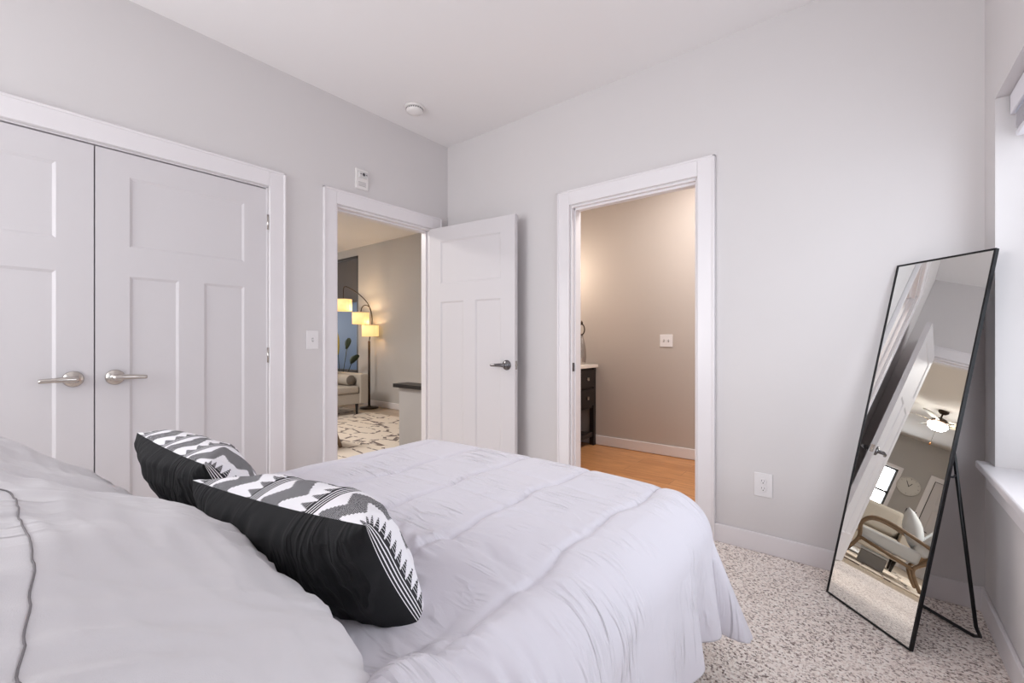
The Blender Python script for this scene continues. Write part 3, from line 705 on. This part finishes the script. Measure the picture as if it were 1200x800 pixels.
sham(-1.60, .07, .725, math.radians(54), 12, math.radians(3), math.radians(-2), 'white pillow sham behind the near one, beside the closet')

# ------------------------------------------------------------------ bathroom
v = thing('bathroom_vanity', 'black open shelf vanity with white top in the bathroom', 'vanity', (-2.55, 3.75, 0))
vx0, vx1, vy0, vy1 = XA + .004, -2.275, 3.25, YT - .018
part('countertop', MB().box(vx0, vx1 + .03, vy0 - .01, vy1, .835, .868), M['quartz'], v, bevel=.003)
mb = MB(); mb.box(vx0, vx1 - .012, vy0, vy1, .40, .835)
part('body', mb, M['dark_wood'], v, bevel=.002)
for x in (vx0, vx1 - .05):
    for y in (vy0, vy1 - .05): part('leg', MB().box(x, x + .05, y, y + .05, 0, .835), M['dark_wood'], v, bevel=.002)
part('shelf', MB().box(vx0, vx1 - .01, vy0 + .01, vy1 - .01, .10, .125).box(vx1 - .03, vx1 - .012, vy0, vy1, .09, .14), M['dark_wood'], v, bevel=.002)
for z0, z1 in ((.63, .81), (.43, .61)):
    for ya, yb in ((vy1 - .36, vy1 - .055), (vy0 + .055, vy0 + .33)):
        dr = part('drawer', MB().box(vx1 - .012, vx1 + .004, ya, yb, z0, z1), M['dark_wood'], v, bevel=.003)
        MB().box(vx1 + .004, vx1 + .028, (ya + yb) / 2 - .017, (ya + yb) / 2 + .017, (z0 + z1) / 2 - .017, (z0 + z1) / 2 + .017).obj('knob', M['nickel'], dr, xf=Matrix.Translation((2.55, -3.75, 0)), bevel=.003)
o = thing('ornate_vase', 'silver mosaic ornament with a looped top on the vanity', 'vase', (-2.385, 4.17, .868))
MB().lathe([(.038, 0), (.045, .02), (.05, .08), (.046, .16), (.036, .22), (.026, .26), (.018, .29), (.016, .31)], 20, smooth=False).obj('body', M['silver'], o)
mb = MB(); mb.tube([(.034 * math.cos(t), 0, .375 + .055 * math.sin(t)) for t in np.linspace(0, 2 * PI, 28)[:-1]], .007, 8, closed=True); mb.lathe([(.012, .43), (.016, .445), (.008, .46), (.002, .47)], 12); mb.lathe([(.012, .305), (.012, .325)], 12); mb.obj('loop_handle', M['bronze'], o)
# wall light over the vanity, out of view round the jamb
o = thing('vanity_light', 'frosted glass light above the bathroom vanity', 'lamp', (XA + .002, 3.78, 2.05))
MB().box(0, .02, -.3, .3, -.05, .05).obj('back_plate', M['nickel'], o, bevel=.003)
for y in (-.2, 0, .2):
    MB().tube([(.02, y, 0), (.10, y, 0), (.11, y, -.03)], .007, 8).obj('arm', M['nickel'], o)
    MB().lathe([(.03, -.02), (.055, -.06), (.06, -.13), (.058, -.14)], 20, (.11, y, 0)).obj('glass_shade', M['fan_glass'], o)
light('vanity_lamp', 'POINT', (XA + .24, 3.95, 1.86), 6, (1.0, .86, .70), radius=.07)
light('bathroom_ceiling_fill', 'AREA', (-.9, 3.5, 2.74), 28, (1.0, .96, .92), .6)  # added fill panel to brighten the bathroom, no fixture

# ------------------------------------------------------------------ living room
rug = MB().box(-6.95, -3.75, 1.35, 3.98, -.004, .008).obj('area_rug', M['rug'], bevel=.003); tag(rug, 'cream rug with broken dark lattice lines in the living room', 'rug')
# low wall with a dark cap beside the doorway
lwall = MB().box(-3.47, XA - T, 2.60, 2.72, -.004, .675); struct('wall_low_living', lwall, M['wall_beige'])
o = MB().box(-3.53, XA - T - .002, 2.57, 2.75, .676, .712).obj('counter_top', M['dark_wood'], bevel=.004); tag(o, 'dark wooden counter top on the low wall beyond the doorway', 'counter')
# sofa, facing the window wall (+X)
s = thing('sofa', 'light grey sofa with track arms beside the arc floor lamp', 'sofa', (-6.4, 2.9, .008))
sx0, sx1, sy0, sy1 = -6.82, -5.98, 1.85, 3.91
part('base', MB().box(sx0, sx1 - .03, sy0 + .02, sy1 - .02, .165, .33), M['sofa'], s, bevel=.015)
for y0, y1 in ((sy0, sy0 + .14), (sy1 - .14, sy1)):
    part('arm', MB().box(sx0, sx1, y0, y1, .165, .615), M['sofa'], s, bevel=.018, seg=3)
part('backrest', MB().box(sx0, sx0 + .18, sy0 + .14, sy1 - .14, .33, .68), M['sofa'], s, bevel=.03, seg=3)
wd_ = (sy1 - sy0 - .29) / 2
for k in range(2):
    y = sy0 + .145 + k * wd_
    part('seat_cushion', MB().box(sx0 + .18, sx1 - .01, y, y + wd_ - .006, .332, .44), M['sofa'], s, bevel=.03, seg=3)
    part('back_cushion', MB().box(sx0 + .17, sx0 + .36, y + .02, y + wd_ - (.14 if k else .02), .45, .84), M['sofa'], s, bevel=.06, seg=4)
for x in (sx0 + .06, sx1 - .07):
    for y in (sy0 + .1, sy1 - .16): part('leg', MB().lathe([(.014, .008), (.024, .17)], 12, (x, y, 0)), M['dark_wood'], s)
o = thing('bolster_cushion', 'round grey bolster cushion lying along the sofa arm', 'cushion', (-6.28, 3.67, .526))
MB().tube([(-.20, 0, 0), (-.19, 0, 0), (.19, 0, 0), (.20, 0, 0)], [.07, .082, .082, .07], 24).obj('cover', M['sofa'], o, smooth=True)
MB().lathe([(.075, .198), (.07, .204), (.0, .206)], 24, (0, 0, 0), 'x').obj('end_cap', M['sofa_dark'], o)['label'] = 'darker round end panel'
# arc lamp
lx, ly = -6.47, 4.24
o = thing('arc_floor_lamp', 'dark floor lamp with three lit drum shades behind the sofa', 'lamp', (lx, ly, 0))
MB().lathe([(.15, 0), (.15, .015), (.14, .022), (.03, .03), (.02, .05)], 32).obj('base', M['bronze'], o)
MB().tube([(0, 0, .03), (0, 0, 1.12)], .019, 12).obj('pole', M['bronze'], o)
Rv = Vector((.7793, .6266, 0))                      # arms fan out sideways
shades = [(-.43, -.06, 1.72), (-.14, .0, 1.50), (.02, .0, 1.29)]
arcs = [[(0, 0, 1.10), (.05, 0, 1.45), (.0, 0, 1.70), (-.12, 0, 1.86), (-.30, 0, 1.99), (-.42, 0, 2.02), (-.43, -.06, 1.80)],
        [(0, 0, 1.10), (.05, 0, 1.45), (.02, 0, 1.66), (-.06, 0, 1.72), (-.12, 0, 1.68), (-.14, 0, 1.60)],
        [(0, 0, 1.10), (.01, 0, 1.2), (.02, 0, 1.32), (.02, 0, 1.36), (.02, 0, 1.37), (.02, 0, 1.38)]]
rz = Matrix.Rotation(math.radians(39), 4, 'Z')
for (sx, sy, sz), ar in zip(shades, arcs):
    c = rz @ Vector((sx, 0, sz)); c.y = min(c.y, 0.03)
    P = [rz @ Vector((x, 0, z)) for x, y, z in ar]; P[-1] = Vector((c.x, c.y, P[-1].z))
    for p in P: p.y = min(p.y, .03)
    MB().tube(bez(P, 6), .008, 8).obj('arm', M['bronze'], o)
    sh = MB(); n = 36; r_ = .135
    sh.grid([[(c.x + r_ * math.cos(2 * PI * k / n), c.y + r_ * math.sin(2 * PI * k / n), c.z + dz) for dz in (-.095, .095)] for k in range(n + 1)])
    q = sh.obj('lamp_shade', M['shade'], o); q.modifiers.new('s', 'SOLIDIFY').thickness = .003
    for dz in (-.095, .095):
        rm = MB(); rm.tube([(c.x + (r_ + .001) * math.cos(2 * PI * k / n), c.y + (r_ + .001) * math.sin(2 * PI * k / n), c.z + dz) for k in range(n)], .004, 6, closed=True)
        rm.obj('rim', M['shade_rim'], q)
    MB().lathe([(.012, c.z + .02), (.025, c.z - .0), (.028, c.z - .03), (.01, c.z - .055)], 14, (c.x, c.y, 0)).obj('bulb', M['fan_glass'], q)
    light('arc_lamp_bulb', 'POINT', (lx + c.x, ly + c.y, c.z + .05), 3, (1, .78, .5), radius=.02)
# plant
o = thing('potted_plant', 'broad leaved potted plant by the dark window', 'plant', (-7.15, 4.12, -.004))
MB().lathe([(.09, 0), (.12, .1), (.13, .28), (.135, .3), (.12, .3), (.115, .27)], 28).obj('pot', M['pot'], o)
MB().lathe([(.114, .25), (.114, .27)], 24).obj('soil', M['soil'], o)
for i, (az, tiltd, L, wd, col, zs) in enumerate(((0, 36, .32, .20, 'leaf', .74), (185, 7, .55, .11, 'leaf_yellow', .78), (180, 30, .4, .16, 'leaf', .66), (10, 60, .28, .14, 'leaf', .56), (50, 14, .30, .15, 'leaf', .90))):
    az = math.radians(az); td = math.radians(tiltd); dirv = Vector((math.cos(az) * math.sin(td), math.sin(az) * math.sin(td) * .35, math.cos(td))); sd = Vector((-math.sin(az), math.cos(az), 0))
    sd = Vector((math.cos(.6), math.sin(.6) * .5, 0))
    base = Vector((0, 0, .27)); zs -= .16; tip0 = base + dirv * zs
    mb = MB(); P = []
    for k in range(11):
        t = k / 10; wv = wd * math.sin(PI * min(1, t * .93 + .05)) ** .8 * .5; c0 = tip0 + dirv * L * t + Vector((0, 0, -.10 * t * t))
        P.append([c0 + sd * wv * q + Vector((0, -.03 * (1 - abs(q)), 0)) for q in (-1, -.5, 0, .5, 1)])
    mb.grid(P); lf = mb.obj('leaf', M[col], o); lf.modifiers.new('s', 'SOLIDIFY').thickness = .002
    if col == 'leaf_yellow': lf['label'] = 'yellow green leaf'
    MB().tube([base, (base + tip0) / 2, tip0], .006, 8).obj('stem', M['leaf'], o)
# lounge chair seen in the mirror, faces +Y
ch = thing('lounge_chair', 'wooden frame lounge chair with pale cushions beyond the doorway', 'chair', (-4.55, 2.08, .008))
cx0, cx1 = -4.92, -4.27
for x in (cx0, cx1):
    mb = MB()
    loop = [(2.44, .03), (2.37, .26), (2.40, .44), (2.33, .535), (2.20, .545), (1.95, .50), (1.76, .455), (1.74, .40), (1.86, .22), (1.76, .03)]
    prof = bez([(x, 2.46, .012), (x, 2.38, .25), (x, 2.41, .42), (x, 2.34, .53), (x, 2.18, .55), (x, 1.93, .505), (x, 1.74, .46)], 6)
    mb.tube(prof, [.019] * len(prof), 10)
    mb.tube(bez([(x, 1.74, .46), (x, 1.80, .33), (x, 1.88, .21), (x, 1.83, .10), (x, 1.76, .012)], 6), .019, 10)
    mb.tube([(x, 2.385, .27), (x, 1.87, .20)], .019, 10)
    part('side_frame', mb, M['chair_wood'], ch)
for y, z in ((2.37, .25), (1.89, .20)):
    part('cross_rail', MB().box(cx0, cx1, y - .015, y + .015, z - .02, z + .02), M['chair_wood'], ch, bevel=.004)
part('cross_rail', MB().box(cx0, cx1, 1.62, 1.65, .70, .74), M['chair_wood'], ch, bevel=.004)
for x in (cx0 + .05, cx1 - .05): part('back_post', MB().tube([(x, 1.89, .20), (x, 1.635, .73)], .014, 10), M['chair_wood'], ch)
sc = MB().box(-.29, .29, -.26, .26, -.055, .055)
part('seat_cushion', MB().box(cx0 + .03, cx1 - .025, 1.86, 2.40, .255, .40), M['cushion_white'], ch, bevel=.03, seg=4)
bcx = Matrix.Translation(((cx0 + cx1) / 2, 1.80, .56)) @ Matrix.Rotation(math.radians(25), 4, 'X')
o = MB().box(-.30, .30, -.07, .07, -.20, .30).obj('back_cushion', M['cushion_white'], ch, xf=Matrix.Translation((4.55, -2.08, -.008)) @ bcx, bevel=.04, seg=4)
mb, pt = pillow_mesh(.42, .42, .16, 21, 36, 36)
o = mb.obj('throw_pillow', [M['cushion_white'], M['cushion_white']], weld=True); o.matrix_world = Matrix.Translation((-4.56, 1.98, .585)) @ Matrix.Rotation(math.radians(62), 4, 'X') @ Matrix.Rotation(math.radians(14), 4, 'Z')
tag(o, 'white throw pillow leaning on the back of the lounge chair', 'cushion')
o = thing('storage_box', 'grey lidded storage bin under the lounge chair', 'box', (-4.6, 2.2, .008))
MB().box(-.2, .2, -.12, .12, 0, .15).obj('bin', mat('bin_grey', (150, 146, 142), .6), o, bevel=.012)
MB().box(-.21, .21, -.13, .13, .15, .172).obj('lid', M['cushion_white'], o, bevel=.006)

# ceiling fan
fx_, fy0 = -7.8, 2.06
f = thing('ceiling_fan', 'bronze ceiling fan with a lit glass bowl in the living room', 'fan', (fx_, fy0, HC))
MB().lathe([(.07, 0), (.07, -.03), (.04, -.06), (.013, -.065)], 28).obj('canopy', M['bronze'], f)
MB().tube([(0, 0, -.05), (0, 0, -.15)], .013, 12).obj('downrod', M['bronze'], f)
MB().lathe([(.03, -.13), (.09, -.15), (.105, -.18), (.10, -.215), (.06, -.235)], 32).obj('motor', M['bronze'], f)
for k in range(5):
    a = 2 * PI * k / 5 + .35
    mb = MB(); P = []
    for t, wv in ((0, .045), (.1, .06), (.5, .07), (.9, .068), (1.0, .045)):
        P.append([(.16 + .47 * t, q * wv, -.20 + .012 * q) for q in (-1, 0, 1)])
    mb.grid(P); b = mb.obj('blade', M['fan_blade'], f, xf=Matrix.Rotation(a, 4, 'Z')); b.modifiers.new('s', 'SOLIDIFY').thickness = .006
    mb = MB(); mb.tube([(.09, 0, -.20), (.14, 0, -.215), (.22, 0, -.198)], .008, 8); mb.obj('blade_iron', M['bronze'], b, xf=Matrix.Rotation(a, 4, 'Z'))
MB().lathe([(.13, -.245), (.135, -.27), (.115, -.32), (.07, -.35), (.01, -.362)], 32).obj('light_bowl', mat('fan_bowl_lit', (255, 250, 240), 0.4, emis=(255, 248, 238), estr=45), f)
MB().tube([(.09, 0, -.24), (.10, 0, -.60)], .002, 6).obj('pull_chain', M['nickel'], f)
MB().lathe([(.004, -.60), (.013, -.62), (.011, -.645), (.003, -.65)], 12, (.10, 0, 0)).obj('pull_knob', M['pull'], f)['label'] = 'orange wooden pull knob'
# clock
o = thing('wall_clock', 'round white wall clock on the far living room wall', 'clock', (XL, 1.98, 1.73))
MB().lathe([(.21, 0), (.21, .03), (.195, .036), (.19, .02)], 40, (0, 0, 0), 'x').obj('rim', M['clock_rim'], o)
MB().lathe([(.192, .005), (.192, .018)], 40, (0, 0, 0), 'x').obj('face', M['clock_face'], o)
for k in range(12): MB().box(.018, .020, -.005, .005, .155, .18).obj('hour_mark', M['slot'], o, xf=Matrix.Rotation(2 * PI * k / 12, 4, 'X'))
for a, L in ((.5, .09), (-.55, .13)): MB().box(.0215, .024, -.006, .006, -.01, L).obj('hand', M['black_metal'], o, xf=Matrix.Rotation(a, 4, 'X'))
# thermostat
o = thing('thermostat', 'small dark thermostat on the far living room wall', 'thermostat', (XL, 1.78, 1.22), (0, 0, PI / 2))
MB().box(-.09, .09, -.022, 0, -.045, .045).obj('housing', M['slot'], o, bevel=.006)
MB().box(-.03, .03, -.0235, -.0215, -.015, .02).obj('display', M['frame_dark'], o)

# added pendant (above the frame): a bowl made up to house the bedroom fill
o = thing('added_fill_pendant', 'added white bowl pendant housing the fill light for the bedroom ceiling', 'lamp', (BED_FILL[0], BED_FILL[1], HC))
MB().lathe([(.07, 0), (.07, -.02), (.03, -.03), (.012, -.035)], 28).obj('canopy', M['nickel'], o)
zl_ = BED_FILL[2] - HC
for k in range(3):
    a = 2 * PI * k / 3; MB().tube([(.02 * math.cos(a), .02 * math.sin(a), -.03), (.205 * math.cos(a), .205 * math.sin(a), zl_ + .01)], .004, 8).obj('rod', M['nickel'], o)
MB().lathe([(.21, zl_ + .01), (.20, zl_ - .04), (.14, zl_ - .085), (.05, zl_ - .105), (.0, zl_ - .107), (.0, zl_ - .10), (.05, zl_ - .098), (.135, zl_ - .079), (.194, zl_ - .04), (.203, zl_ + .01)], 40).obj('bowl', M['plastic'], o)
